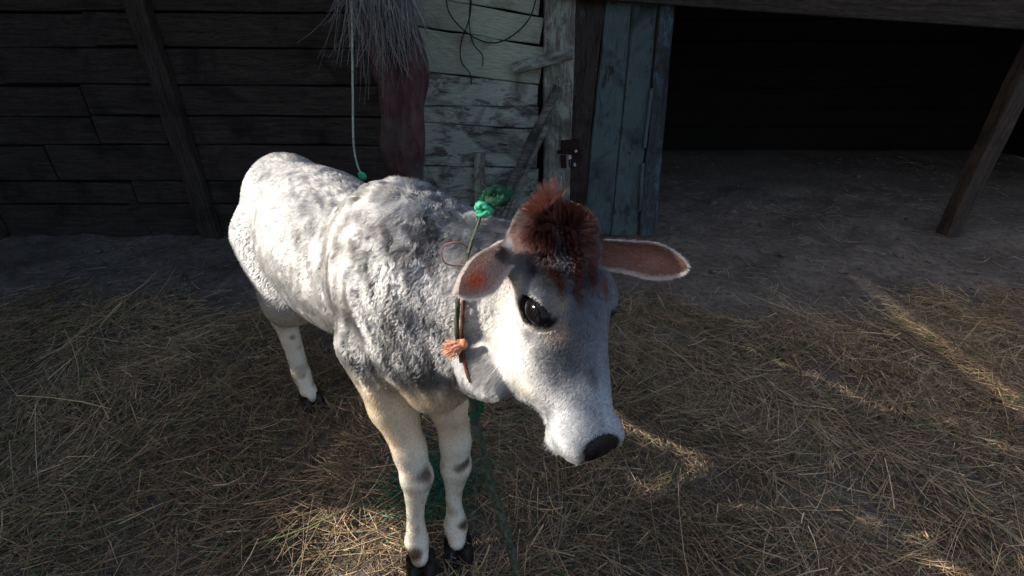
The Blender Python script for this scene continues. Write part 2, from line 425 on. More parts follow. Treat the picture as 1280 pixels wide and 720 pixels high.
0 and trunk([(470, 420), (468, 300), (455, 200), (446, 100), (436, 0), (425, -140)], [.22, .17, .15, .15, .155, .16], tr, 11, 'trunk')
TY = 2.12
trunk([(520, 420), (514, 300), (508, 220), (497, 120), (488, 40), (478, -140)], [.125, .10, .085, .074, .074, .08], tr, 21, 'trunk')
trunk([(492, 60), (484, 0), (462, -60), (440, -150)], [.05, .055, .05, .05], tr, 25, 'branch')
TY = 2.25

def strips(name, roots, dirs, lens, wids, cols, mat, parent=None, seg=4, curl=.2, grav=0., label=None, cat=None, loc=(0, 0, 0), kind=None, tri=True):
    """many thin bent stalks as three-sided tubes in one mesh"""
    N = len(roots); d = dirs/np.linalg.norm(dirs, axis=1)[:, None]
    ref = rng.normal(size=(N, 3)); s = np.cross(d, ref); s /= np.linalg.norm(s, axis=1)[:, None]; b = np.cross(d, s)
    pts = [roots]; cur = d.copy()
    bend = s*(rng.normal(0, curl, (N, 1)))
    for k in range(seg):
        cur = cur+bend/seg+np.array([0, 0, -grav/seg]); cur /= np.linalg.norm(cur, axis=1)[:, None]
        pts.append(pts[-1]+cur*(lens/seg)[:, None])
    pts = np.stack(pts, 1)
    k3 = 3 if tri else 2
    ang = np.arange(k3)*2*math.pi/k3
    taper = np.linspace(1, .45, seg+1)
    V = pts[:, :, None, :]+(s[:, None, None, :]*np.cos(ang)[None, None, :, None]+b[:, None, None, :]*np.sin(ang)[None, None, :, None])*(wids[:, None, None, None]*taper[None, :, None, None])
    V = V.reshape(-1, 3); per = (seg+1)*k3; base = np.arange(N)[:, None]*per
    f = []
    for k in range(seg):
        for j in range(k3 if tri else 1):
            j2 = (j+1) % k3; f.append([k*k3+j, k*k3+j2, (k+1)*k3+j2, (k+1)*k3+j])
    F = (base[:, :, None]+np.array(f)[None]).reshape(-1, 4)
    me = mesh_np(name, V-np.array(loc), F); set_tint(me, np.repeat(cols, per, 0))
    o = link(name, me, mat, parent, loc if parent is None else tuple(np.array(loc)-np.array(parent.location)))
    return tag(o, label, cat, kind=kind)
# tuft of dry grey root hair hanging at the top left
N = 520
top = WY(468, -75, 1.95); bx = rng.uniform(-1.6, 1.5, N)
roots = np.c_[top[0]+bx*.06, np.full(N, top[1])+rng.normal(0, .05, N), np.full(N, top[2])+rng.normal(0, .05, N)]
dirs = np.c_[bx*.05+rng.normal(0, .11, N), rng.normal(0, .1, N), -np.ones(N)]
g_ = rng.uniform(.25, .62, N)[:, None]
strips('dry_tuft', roots, dirs, rng.uniform(.16, .42, N), rng.uniform(.0009, .002, N), g_*.5*np.array([1, .98, .96]), M['straw'], seg=6, curl=.5,
       label='shaggy pale grey tuft of dry fibres hanging before the tree trunk', cat='dry tuft', loc=tuple(top))
# pale cord hanging, with green end
cp = [WY(440, -60, 1.9), WY(440, 20, 1.9), WY(441, 120, 1.88), WY(442, 180, 1.86), WY(447, 207, 1.85), WY(453, 220, 1.85)]
cr = empty('hanging_cord', tuple(cp[0]), 'thin pale cord with green end hanging down beside the tree trunk', 'cord')
V, F = tube(spline(cp, 40)-cp[0], .004, 6); link('cord', mesh_np('cord', V, F), M['cord'], cr)
V, F = tube(spline([cp[-1]-cp[0]+np.array([-.016, 0, .012]), cp[-1]-cp[0], cp[-1]-cp[0]+np.array([.006, 0, -.016])], 8), [.003, .009, .014, .016, .016, .015, .012, .004], 8)
link('green_end', mesh_np('green_end', V, F), M['green_end'], cr)

# ------------------------------------------------------------------ unseen board screen added on the left, its gaps let the sun onto the calf
sun_screen = empty('sun_screen', (-3.2, .5, 0), 'unseen dark board screen added left of the yard to shape the sunlight', 'sun_screen')
BX = -3.1
def hit(p): t = (p[0]-BX)/-SUN[0]; return p[1]+SUN[1]*t, p[2]+SUN[2]*t
slab('roof', [(BX-3, -6, 5.6), (BX+.25, -6, 4.5), (BX+.25, 4.7, 4.5), (BX-3, 4.7, 5.6)], .12, M['thatch'], sun_screen)  # added slab above the screen, keeps the high sun off the yard
# ------------------------------------------------------------------ straw bed
def straw(N, box, wid, lenr, zoff, tone, name, seed, seg=3):
    global rng
    rng = np.random.default_rng(seed)
    x = rng.uniform(box[0], box[1], N); y = rng.uniform(box[2], box[3], N)
    edge = 1.78+.12*np.sin(x*3+1)+.06*np.sin(x*11)
    keep = (y < edge+rng.normal(0, .07, N)) | (rng.random(N) < .05)
    x, y = x[keep], y[keep]; N = len(x); p = np.c_[x, y, np.zeros(N)]
    z = ground_h(p)+zoff+rng.random(N)**2*.03+.012*Noise(16, 8)(p)
    flow = Noise(3.5, 31)(p)*2.2+rng.normal(0, .75, N)
    d = np.c_[np.cos(flow), np.sin(flow), rng.normal(.02, .13, N)]
    L = rng.uniform(*lenr, N)*(1+.6*(rng.random(N) < .1))
    r0 = np.c_[x, y, z]-d*(L/2)[:, None]*np.array([1, 1, .5]); r0[:, 2] = np.maximum(r0[:, 2], z*.5)
    pal = np.array([[.36, .26, .16], [.30, .225, .15], [.22, .155, .10], [.46, .36, .24], [.13, .09, .06], [.2, .19, .1], [.09, .065, .045]])
    ci = rng.choice(7, N, p=[.2, .2, .2, .1, .14, .06, .10]); c = pal[ci]*rng.uniform(.7, 1.2, (N, 1))*tone
    patch = .75+.35*sstep(-.8, .8, Noise(5, 77)(p)); c = c*patch[:, None]
    gr = (rng.random(N) < .07)[:, None]; c = np.where(gr, np.array([.10, .17, .05])*rng.uniform(.6, 1.3, (N, 1)), c*np.array([.98, .95, .90]))
    return strips(name, r0, d, L, rng.uniform(*wid, N)*rng.choice([.7, 1, 1.6], N, p=[.5, .4, .1]), c, M['straw'], seg=seg, curl=.6, grav=.05, kind='stuff')
s0 = straw(70000, (-2.3, 2.3, .05, 2.0), (.0006, .0016), (.012, .05), .004, 1.35, 'chaff', 6, 1)
tag(s0, 'fine broken chaff trodden into the ground under the long straw', 'chaff')
s1 = straw(56000, (-2.3, 2.3, .05, 2.0), (.0006, .0017), (.03, .17), .010, 1.65, 'straw', 5)
tag(s1, 'bed of trampled brown straw covering the ground beneath the calf', 'straw')
# litter and clods on the bare trodden earth in front of and inside the open bay
rng = np.random.default_rng(41); N = 5200
x = rng.uniform(-3.4, 4.4, N); y = 1.7+rng.random(N)**1.6*2.7; p = np.c_[x, y, np.zeros(N)]; ok = ((y < YW-.06) | (x > bay_l+.05)) & (Noise(4, 90)(p)+.5*rng.normal(size=N) > -.2)
x, y, p = x[ok], y[ok], p[ok]; N = len(x); a_ = rng.uniform(0, 6.28, N)
tag(strips('litter', np.c_[x, y, ground_h(p)+.009+.006*rng.random(N)], np.c_[np.cos(a_), np.sin(a_), rng.normal(0, .06, N)], rng.uniform(.015, .12, N), rng.uniform(.0006, .0018, N),
       np.array([.40, .33, .24])*rng.uniform(.3, 1.2, (N, 1)), M['straw'], seg=2, curl=.5, kind='stuff'), 'scattered straw bits on the bare earth before the shed', 'litter')
ico = np.array([(0, 0, 1), (.89, 0, .45), (.28, .85, .45), (-.72, .53, .45), (-.72, -.53, .45), (.28, -.85, .45), (.72, .53, -.45), (-.28, .85, -.45), (-.89, 0, -.45), (-.28, -.85, -.45), (.72, -.53, -.45), (0, 0, -1)])
icf = np.array([(0, 1, 2), (0, 2, 3), (0, 3, 4), (0, 4, 5), (0, 5, 1), (1, 6, 2), (2, 7, 3), (3, 8, 4), (4, 9, 5), (5, 10, 1), (6, 7, 2), (7, 8, 3), (8, 9, 4), (9, 10, 5), (10, 6, 1), (11, 7, 6), (11, 8, 7), (11, 9, 8), (11, 10, 9), (11, 6, 10)])
N = 1500; x = rng.uniform(-3.4, 4.2, N); y = rng.uniform(1.75, 4.3, N); ok = (y < YW-.08) | (x > bay_l+.05); x, y = x[ok], y[ok]; N = len(x)
s_ = rng.uniform(.003, .009, N)*(1+2.2*(rng.random(N) < .08)); gzz = ground_h(np.c_[x, y, x*0])
V = (ico[None]*(rng.uniform(.6, 1.3, (N, 12, 1))*s_[:, None, None]*np.array([1.3, 1, .6])))+np.c_[x, y, gzz+.004][:, None, :]
F = (icf[None]+(np.arange(N)*12)[:, None, None]).reshape(-1, 3)
tag(link('clods', mesh_np('clods', V.reshape(-1, 3), F), M['earth']), 'small clods of dry earth scattered before the shed', 'clods', kind='stuff')

# ------------------------------------------------------------------ the calf
h = np.array([.66, -.75, 0]); h /= np.linalg.norm(h); l = np.array([.75, .66, 0]); l /= np.linalg.norm(l); zz_ = np.array([0, 0, 1.])
O = np.array([-.165, .755, 0])
def Bp(a, b, z): return O+h*a+l*b+zz_*z
BF = np.array([h, l, zz_])
# head frame from both eyes and the nose
ER = P(670, 384, .66); EL = P(786, 376, .785); NS = P(765, 566, .70)
E = (ER+EL)/2; hn = NS-E; hn /= np.linalg.norm(hn); hs = EL-ER; hs -= hn*np.dot(hs, hn); hs /= np.linalg.norm(hs); hf = np.cross(hs, hn)
if np.dot(hf, CAM-E) < 0: hf = -hf
HF = np.array([hs, hn, hf])
HL = np.linalg.norm(NS-E)
def Hp(s, n, f): return E+hs*s+hn*n+hf*f
root = empty('calf', (-.17, .67, 0), 'grey and white calf with brown tufted forehead standing on the straw', 'calf')
RL = np.array(root.location)

lo = np.array([-1.02, .34, -.01]); hi = np.array([.26, 1.62, 1.06]); vs = .0052
nxyz = np.ceil((hi-lo)/vs).astype(int)+1
D = np.full(nxyz, .3, np.float32)
gx, gy, gz = [lo[k]+vs*np.arange(nxyz[k]) for k in range(3)]
def sub(c0, c1, m):
    i0 = np.maximum(((np.minimum(c0, c1)-m-lo)/vs).astype(int), 0); i1 = np.minimum(((np.maximum(c0, c1)+m-lo)/vs).astype(int)+2, nxyz)
    sl_ = tuple(slice(i0[k], i1[k]) for k in range(3))
    G = np.stack(np.meshgrid(gx[sl_[0]], gy[sl_[1]], gz[sl_[2]], indexing='ij'), -1).astype(np.float32)
    return sl_, G
def smin(a, b, k): hh = np.clip(.5+.5*(b-a)/k, 0, 1); return b+(a-b)*hh-k*hh*(1-hh)
def ell(c, rad, fr, k=.03, cut=False):
    c = np.asarray(c, float); rad = np.asarray(rad, float); mm = max(rad)+k+.03
    s_, G = sub(c, c, mm); q_ = (G-c.astype(np.float32))@fr.T.astype(np.float32)
    k0 = np.linalg.norm(q_/rad.astype(np.float32), axis=-1); k1 = np.linalg.norm(q_/(rad**2).astype(np.float32), axis=-1)+1e-6
    d_ = k0*(k0-1)/k1
    D[s_] = -smin(-D[s_], d_, k) if cut else smin(D[s_], d_, k)
def cone(a, b, ra, rb, k=.03):
    a = np.asarray(a, float); b = np.asarray(b, float); s_, G = sub(a, b, max(ra, rb)+k+.03)
    ba = (b-a).astype(np.float32); pa = G-a.astype(np.float32); t = np.clip((pa@ba)/np.dot(ba, ba), 0, 1)
    d_ = np.linalg.norm(pa-t[..., None]*ba, axis=-1)-(ra+(rb-ra)*t)
    D[s_] = smin(D[s_], d_, k)
# trunk
ell(Bp(-.40, 0, .645), (.33, .155, .182), BF, .05)
ell(Bp(-.66, 0, .66), (.14, .125, .155), BF, .05)
ell(Bp(-.10, 0, .665), (.15, .115, .19), BF, .05)
ell(Bp(-.03, .0, .56), (.095, .085, .14), BF, .05)
ell(Bp(-.06, -.075, .64), (.075, .045, .14), BF, .03)
ell(Bp(-.06, .075, .64), (.075, .045, .14), BF, .03)
cone(Bp(-.70, 0, .740), Bp(-.12, .0, .775), .05, .045, .08)
ell(Bp(-.06, .02, .825), (.10, .05, .06), BF, .05)
# neck
NB = Hp(0, -.035, -.12)
cone(Bp(-.06, .01, .72), NB, .125, .085, .05)
cone(Bp(-.06, .02, .79), Hp(0, -.06, -.11), .075, .06, .05)
cone(Bp(-.0, 0, .60), Hp(0, .06, -.17), .085, .05, .05)
cone(Bp(.035, .0, .50), Hp(0, .05, -.21), .045, .03, .05)
# front legs
def leg(pts, rads, k=.02):
    for i_ in range(len(pts)-1): cone(pts[i_], pts[i_+1], rads[i_], rads[i_+1], k)
KR = P(521, 596, 1.045); FR = P(521, 676, 1.113); HR = P(526, 704, 1.112)
leg([Bp(-.06, -.075, .60), P(492, 505, 1.0), P(512, 562, 1.025), KR], [.072, .047, .032, .0335])
leg([KR, P(519, 640, 1.085), FR, HR+zz_*.022], [.0335, .0170, .0255, .020], .012)
KL = P(570, 582, 1.085); FL = P(570, 656, 1.143); HLf = P(572, 683, 1.148)
leg([Bp(-.03, .06, .58), P(563, 505, 1.03), P(569, 552, 1.06), KL], [.067, .043, .030, .0325])
leg([KL, P(567, 620, 1.115), FL, HLf+zz_*.022], [.0325, .0167, .025, .020], .012)
# hind legs
for sd in (-1, 1):
    leg([Bp(-.66, .07*sd, .62), Bp(-.56, .09*sd, .47), Bp(-.72, .085*sd, .33), Bp(-.70, .085*sd, .12), Bp(-.665, .085*sd, .05)], [.10, .07, .034, .024, .027], .025)
# tail
leg([Bp(-.78, 0, .76), Bp(-.83, 0, .62), Bp(-.82, .0, .42)], [.025, .018, .014])
# head
ell(Hp(0, -.05, -.075), (.068, .085, .072), HF, .03)
ell(Hp(0, -.005, -.048), (.077, .088, .046), HF, .03)
for sd in (-1, 1):
    ell(Hp(.040*sd, .045, -.105), (.036, .085, .058), HF, .03)
    ell(Hp(.066*sd, -.006, -.036), (.026, .036, .028), HF, .02)
    ell(Hp(.052*sd, -.022, -.015), (.028, .030, .020), HF, .02)
cone(Hp(0, .03, -.048), Hp(0, HL*.84, -.044), .056, .041, .03); ell(Hp(-.034, .085, -.075), (.030, .062, .042), HF, .03); ell(Hp(.034, .085, -.075), (.030, .062, .042), HF, .03)
cone(Hp(0, .05, -.115), Hp(0, HL*.80, -.085), .040, .024, .03)
ell(Hp(0, HL*.86, -.052), (.052, .040, .042), HF, .02)
for sd in (-1, 1):
    ell(Hp(.029*sd, HL*.91, -.034), (.026, .028, .030), HF, .015)
ell(Hp(0, HL*.88, -.088), (.028, .026, .018), HF, .015)
ell(Hp(0, -.11, -.045), (.060, .045, .045), HF, .03); ell(Hp(-.004, -.125, -.045), (.050, .030, .040), HF, .03)
# ear bases
EBR = P(622, 318, .735); EBL = P(768, 314, .80)
cone(Hp(-.05, -.06, -.08), EBR, .028, .012, .02); cone(Hp(.05, -.06, -.08), P(764, 316, .815), .028, .012, .02)
ell(P(606, 462, .815), (.040, .034, .040), np.eye(3), .03); ell(P(622, 474, .79), (.026, .024, .020), np.eye(3), .02)
# nostrils, mouth line, eye sockets
for sd in (-1, 1):
    ell(Hp(.025*sd, HL*.985, -.030), (.010, .016, .020), HF, .005, True)
    ell(Hp(.082*sd, 0, -.030), (.0295, .0200, .036), np.array([hn*.78+hf*.62, -hn*.62+hf*.78, hs]), .005, True)
_ea = hn*.78+hf*.62; _eb = -hn*.62+hf*.78
for sd in (-1, 1):
    e0 = Hp(.074*sd, 0, -.030)
    cone(e0-_ea*.026+_eb*.006, e0+_ea*.002+_eb*.0250+hs*sd*.0, .004, .0045, .009); cone(e0+_ea*.002+_eb*.0250, e0+_ea*.028+_eb*.008-hs*sd*.004, .0045, .004, .009)
    cone(e0-_ea*.024-_eb*.008, e0+_ea*.004-_eb*.0205, .005, .006, .007); cone(e0+_ea*.004-_eb*.0205, e0+_ea*.027-_eb*.004-hs*sd*.004, .006, .005, .007)
# surface nets
def nets(D):
    S = D < 0
    cell = np.zeros(np.array(D.shape)-1, np.int8)
    for dx in (0, 1):
        for dy_ in (0, 1):
            for dz in (0, 1):
                cell += S[dx:S.shape[0]-1+dx, dy_:S.shape[1]-1+dy_, dz:S.shape[2]-1+dz]
    act = (cell > 0) & (cell < 8); idx = np.argwhere(act); num = -np.ones(act.shape, np.int64); num[act] = np.arange(len(idx))
    acc = np.zeros((len(idx), 3)); cnt = np.zeros(len(idx))
    cs = [(a_, b_, c_) for a_ in (0, 1) for b_ in (0, 1) for c_ in (0, 1)]
    for i_, p_ in enumerate(cs):
        for q_ in cs[i_+1:]:
            if sum(abs(p_[k_]-q_[k_]) for k_ in range(3)) != 1: continue
            va = D[idx[:, 0]+p_[0], idx[:, 1]+p_[1], idx[:, 2]+p_[2]]; vb = D[idx[:, 0]+q_[0], idx[:, 1]+q_[1], idx[:, 2]+q_[2]]
            cr_ = (va < 0) != (vb < 0); t_ = np.where(cr_, va/(va-vb+1e-12), 0)
            pt = np.array(p_)+t_[:, None]*(np.array(q_)-np.array(p_)); acc += pt*cr_[:, None]; cnt += cr_
    Vn = lo+(idx+acc/cnt[:, None])*vs
    Fs = []
    for ax in range(3):
        o1, o2 = [k_ for k_ in range(3) if k_ != ax]
        sa = [slice(None)]*3; sb = [slice(None)]*3; sa[ax] = slice(0, -1); sb[ax] = slice(1, None)
        ch = S[tuple(sa)] != S[tuple(sb)]; e_ = np.argwhere(ch); e_ = e_[(e_[:, o1] > 0) & (e_[:, o2] > 0) & (e_[:, o1] < D.shape[o1]-1) & (e_[:, o2] < D.shape[o2]-1)]
        s0 = S[tuple(e_.T)]
        def cid(da, db): f_ = e_.copy(); f_[:, o1] -= da; f_[:, o2] -= db; return num[tuple(f_.T)]
        qd = np.stack([cid(1, 1), cid(0, 1), cid(0, 0), cid(1, 0)], 1)
        flip = s0 if ax != 1 else ~s0
        qd[~flip] = qd[~flip][:, ::-1]; Fs.append(qd)
    return Vn, np.vstack(Fs)
BV, BFc = nets(D)
# light smoothing
def smooth(V, F, it, lam=.5):
    e_ = np.vstack([F[:, [0, 1]], F[:, [1, 2]], F[:, [2, 3]], F[:, [3, 0]]])
    e_ = np.vstack([e_, e_[:, ::-1]])
    deg = np.bincount(e_[:, 0], minlength=len(V))[:, None]
    for _ in range(it):
        s_ = np.stack([np.bincount(e_[:, 0], V[e_[:, 1], k_], minlength=len(V)) for k_ in range(3)], 1); V = V+(s_/deg-V)*lam
    return V
BV = smooth(BV, BFc, 3)
def vnorm(V, F):
    n_ = np.cross(V[F[:, 2]]-V[F[:, 0]], V[F[:, 3]]-V[F[:, 1]]); N_ = np.stack([sum(np.bincount(F[:, j], n_[:, k_], minlength=len(V)) for j in range(4)) for k_ in range(3)], 1)
    return N_/(np.linalg.norm(N_, axis=1)[:, None]+1e-12), .5*np.linalg.norm(n_, axis=1), n_
BN, FA, _ = vnorm(BV, BFc)

# region weights -------------------------------------------------
def toH(p): return (p-E)@HF.T
def toB(p): return (p-O)@BF.T
def seg_t(p, a, b): return np.clip(((p-a)@(b-a))/np.dot(b-a, b-a), 0, 1)
def blob(p, c, r): return np.exp(-np.sum((p-np.asarray(c))**2, 1)/r**2)
def headw(p):
    H = toH(p); return sstep(.24, .14, np.linalg.norm((H-np.array([0, .05, -.06]))*np.array([1, .8, 1]), axis=1))
# vertical folds of loose skin over the neck and shoulder
tb = toB(BV); nw = sstep(-.30, -.14, tb[:, 0])*sstep(.44, .55, BV[:, 2])*(1-headw(BV))*sstep(.93, .84, BV[:, 2])
u = BV@np.array([.93, -.36, .12])+.02*Noise(9, 44)(BV)
fold = np.sin(u*95+1.0)*.0009+np.sin(u*160+.5*Noise(12, 45)(BV))*.0007
fur_low = np.exp(-((u-(O@np.array([.93, -.36, .12])+.00))/.03)**2)*-.006
BV = BV+BN*((fold+fur_low)*nw)[:, None]
BV = BV+BN*(Noise(38, 9)(BV)*.0004)[:, None]
BN, FA, _ = vnorm(BV, BFc)

def surf(px, py):
    r_ = ray(px, py); r_ = r_/np.linalg.norm(r_); q_ = BV-CAM; t_ = q_@r_; dist = np.linalg.norm(q_-np.outer(t_, r_), axis=1)
    ok = dist < .006
    return CAM+r_*t_[ok].min() if ok.any() else None
FACE = [(645, 332, .028, (.24, .25, .28), .6), (690, 322, .035, (.24, .25, .29), .75), (725, 345, .03, (.30, .31, .35), .6), (705, 455, .033, (.20, .21, .24), .85), (690, 430, .02, (.22, .23, .26), .7),
        (738, 400, .04, (.36, .37, .40), .75), (740, 360, .035, (.33, .33, .36), .7), (765, 370, .03, (.32, .33, .36), .7), (665, 455, .02, (.45, .45, .46), .5), (735, 495, .03, (.54, .55, .57), .7), (750, 455, .02, (.46, .47, .50), .6),
        (615, 400, .045, (.82, .79, .74), .9), (635, 450, .03, (.82, .79, .74), .8), (655, 490, .02, (.8, .77, .7), .8),
        (698, 345, .013, (.50, .43, .35), .7), (704, 375, .012, (.52, .45, .37), .8), (698, 412, .014, (.60, .46, .36), .7), (652, 345, .012, (.62, .55, .47), .5), (762, 420, .02, (.36, .37, .40), .6), (622, 316, .030, (.50, .48, .46), .95), (640, 358, .014, (.50, .46, .42), .6), (690, 408, .010, (.56, .47, .40), .8), (660, 402, .012, (.58, .52, .46), .6)]
PADC = surf(753, 563)
if PADC is None: PADC = Hp(0, HL, -.04)
COAT_SHADING = [(512, 300, .035, (.20, .21, .24), .8), (516, 345, .035, (.18, .19, .22), .85), (518, 395, .035, (.18, .19, .22), .85), (520, 440, .03, (.26, .26, .29), .7), (545, 320, .03, (.25, .26, .29), .7), (548, 365, .03, (.24, .25, .28), .75), (545, 410, .03, (.27, .28, .31), .7),  # neck greys, with groove shade and sunlit shoulder ridge painted into the coat
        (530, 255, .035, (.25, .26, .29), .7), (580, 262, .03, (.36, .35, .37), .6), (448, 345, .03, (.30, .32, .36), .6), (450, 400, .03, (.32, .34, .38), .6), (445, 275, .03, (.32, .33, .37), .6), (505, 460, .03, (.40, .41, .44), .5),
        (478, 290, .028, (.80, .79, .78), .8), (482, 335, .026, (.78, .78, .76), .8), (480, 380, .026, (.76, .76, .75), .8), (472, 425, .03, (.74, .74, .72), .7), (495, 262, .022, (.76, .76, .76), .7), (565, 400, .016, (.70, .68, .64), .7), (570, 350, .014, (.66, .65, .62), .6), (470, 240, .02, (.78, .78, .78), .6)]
COAT_SHADING = [(surf(a_, b_), r_, c_, w_) for a_, b_, r_, c_, w_ in COAT_SHADING]; COAT_SHADING = [f_ for f_ in COAT_SHADING if f_[0] is not None]
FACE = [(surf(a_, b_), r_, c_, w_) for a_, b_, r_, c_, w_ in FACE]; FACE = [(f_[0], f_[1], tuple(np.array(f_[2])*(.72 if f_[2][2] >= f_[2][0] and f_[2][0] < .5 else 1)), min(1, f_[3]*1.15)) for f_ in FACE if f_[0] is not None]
COAT_SHADING = [(f_[0], f_[1]*1.15, tuple(np.array(f_[2])*(1.12 if f_[2][0] < .5 else .9)), f_[3]*.72) for f_ in COAT_SHADING]
def colour(p, nrm):
    """coat colour where it is on the animal: grey saddle and neck with painted shoulder light and groove shade, pale cheeks and legs, brown forehead"""
    n1 = Noise(22, 51)(p); n2 = Noise(150, 52)(p)
    H = toH(p); Bq = toB(p); hw = headw(p)
    base = np.tile(np.array([.50, .495, .485]), (len(p), 1))
    def mixin(c, wgt): base[:] = base*(1-wgt[:, None])+np.array(c)*wgt[:, None]
    mixin([.30, .31, .34], np.clip(.55+.08*n1+.14*n2, 0, 1)*(1-hw)*sstep(.40, .56, p[:, 2])*.5)
    mixin([.12, .125, .135], sstep(-.4, 1.1, .9*Noise(60, 57)(p*np.array([1, 1, .22]))+.3*n2)*(1-hw)*sstep(-.22, -.04, Bq[:, 0])*sstep(.50, .62, p[:, 2])*.42)
    mixin([.36, .35, .35], (1-hw)*blob(p, P(612, 478, .79), .035))
    mixin([.80, .78, .74], np.clip(blob(p, P(475, 350, .83), .09)+blob(p, P(465, 290, .86), .08), 0, 1)*.6)  # sunlit shoulder painted paler
    for c0_, r_, cc_, w_ in COAT_SHADING: mixin(cc_, (1-hw)*np.clip(blob(p, c0_, r_)*1.3, 0, 1)*w_*(.85+.12*Noise(60, 59)(p*np.array([1, 1, .22]))+.12*n2).clip(0, 1))
    mixin([.90, .76, .60], sstep(.60, .49, p[:, 2])*(1-hw)*sstep(-.25, -.1, Bq[:, 0]))
    mixin([.72, .66, .56], sstep(.50, .42, p[:, 2])*(1-hw)*sstep(-.1, -.25, Bq[:, 0]))
    mixin([.90, .84, .74], sstep(.40, .3, p[:, 2]))
    mixin([.34, .25, .16], sstep(.0, 1.4, .6*Noise(70, 54)(p)+.6*n2)*sstep(.34, .05, p[:, 2])*.5)
    stk = (.5+.5*Noise(190, 91)(p*np.array([1, 1, .13]))).clip(0, 1)*(1-hw)*sstep(-.45, -.1, Bq[:, 0])*sstep(.48, .6, p[:, 2]); base[:] = base*(1-.50*stk[:, None])
    # head
    mixin([.34, .34, .355], hw*.92)
    fz = sstep(.0, .03, H[:, 2]+.045)
    mixin([.58, .59, .60], hw*sstep(.10, .17, H[:, 1])*.9)
    for c0_, r_, cc_, w_ in FACE: mixin(cc_, hw*np.clip(blob(p, c0_, r_*1.15)*1.5, 0, 1)*w_*(.9+.18*n2).clip(0, 1))
    tb_ = blob(p, Hp(-.005, -.12, .0), .088)+.9*blob(p, Hp(.012, -.050, .01), .050)
    mixin([.27, .135, .10], hw*sstep(.20, 1.0, tb_*(1+.55*Noise(150, 58)(p-np.outer((p-E)@hn, hn)*.85)+.15*n1))*.96)
    mixin([.06, .035, .03], hw*np.clip(blob(p, Hp(.02, -.10, .02), .03)*.7+blob(p, Hp(.03, -.07, .01), .02)*.5, 0, 1))
    # dark marks on knees and pasterns
    for c_, r_ in ((P(529, 598, 1.02), .026), (P(517, 690, 1.09), .018), (P(578, 579, 1.06), .018), (P(580, 655, 1.13), .014)):
        mixin([.16, .115, .085], sstep(.15, .95, blob(p, c_, r_)+.12*n2)*.88)
    # bare dark nose and eye rims
    dn = p-PADC; nose = sstep(1.08, .94, (np.abs(dn[:, 0]/.034)**2.4+np.abs((dn@UP+.004)/.030)**2.4)**(1/2.4)+.05*n1+.03*n2)*sstep(.075, .05, np.abs(dn@FWD))*(np.linalg.norm(dn, axis=1) < .09)
    mixin([.018, .014, .015], nose)
    rim = np.zeros(len(p))
    for e_ in (Hp(-.070, 0, -.030), Hp(.070, 0, -.030)):
        rim = np.maximum(rim, sstep(.0285, .0260, eyedist(p, e_)))
    mixin([.03, .022, .02], rim)
    return np.clip(base, 0, 1), nose, rim
EA = np.array([0, 0, 0.])
def eyedist(p, e_):
    q_ = (p-e_)@HF.T; q_[:, 0] *= .6
    # almond lies aslant: long along (n,f) direction
    sgn = 1
    a_ = q_[:, 1]*.80-q_[:, 2]*-.60; b_ = q_[:, 1]*.60+q_[:, 2]*-.80
    a_ = q_[:, 1]*.78+q_[:, 2]*.62; b_ = -q_[:, 1]*.62+q_[:, 2]*.78
    return np.sqrt((a_*.86)**2+(b_*1.22)**2+q_[:, 0]**2)
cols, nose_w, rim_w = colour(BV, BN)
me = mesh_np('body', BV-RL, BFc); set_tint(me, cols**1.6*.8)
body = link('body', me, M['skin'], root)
# wet pebbled nose pad laid over the muzzle tip
nf_ = nose_w[BFc].min(1) > .55; used = np.unique(BFc[nf_]); rem = -np.ones(len(BV), int); rem[used] = np.arange(len(used))
m, n, bs, new, ln = newmat('wet nose'); tc = new('ShaderNodeTexCoord'); vo = new('ShaderNodeTexVoronoi'); vo.inputs['Scale'].default_value = 260
ln(tc.outputs['Object'], vo.inputs['Vector']); bs.inputs['Base Color'].default_value = (.009, .007, .008, 1); bs.inputs['Roughness'].default_value = .42; bs.inputs['Specular IOR Level'].default_value = .28
bump(n, bs, vo.outputs['Distance'], .5, .002)
link('nose_pad', mesh_np('nose_pad', BV[used]+BN[used]*.0016-RL, rem[BFc[nf_]]), m, root)

# eyes
def uvs(c, fr, rad, nu=24, nv=16):
    V = []; F = []
    for i_ in range(nv+1):
        t_ = math.pi*i_/nv
        for j in range(nu):
            a_ = 2*math.pi*j/nu; v_ = np.array([math.sin(t_)*math.cos(a_)*rad[0], math.sin(t_)*math.sin(a_)*rad[1], math.cos(t_)*rad[2]]); V.append(np.asarray(c)+v_@fr)
    for i_ in range(nv):
        for j in range(nu):
            j2 = (j+1) % nu; F.append((i_*nu+j, i_*nu+j2, (i_+1)*nu+j2, (i_+1)*nu+j))
    return V, F
ea = hn*.78+hf*.62; eb = -hn*.62+hf*.78
for sd, c_ in ((-1, Hp(-.0695, 0, -.030)), (1, Hp(.0695, 0, -.030))):
    V, F = uvs(c_-RL, np.array([ea, eb, hs]), (.0280, .0225, .0190)); eo = link('eye', mesh_np('eye', V, F), M['eye'], root)
    # upper lid ridge with lashes
    NL = 34; t_ = rng.uniform(-1, 1, NL)
    r_ = c_+ea*(t_*.022)[:, None]-0*eb+eb*(.0135*(1-t_**2*.75))[:, None]+hs*sd*.014
    r_ = c_+np.outer(t_*.022, ea)+np.outer(.0165*(1-t_**2*.75), eb)+hs*sd*.016
    d_ = np.outer(np.ones(NL), hs*sd*.9+eb*.1+hn*.7)+rng.normal(0, .15, (NL, 3))
    strips('eyelashes', r_, d_, rng.uniform(.009, .016, NL), np.full(NL, .0003), np.full((NL, 3), .02), M['fur'], root, seg=3, curl=.3, grav=.6, loc=tuple(c_))

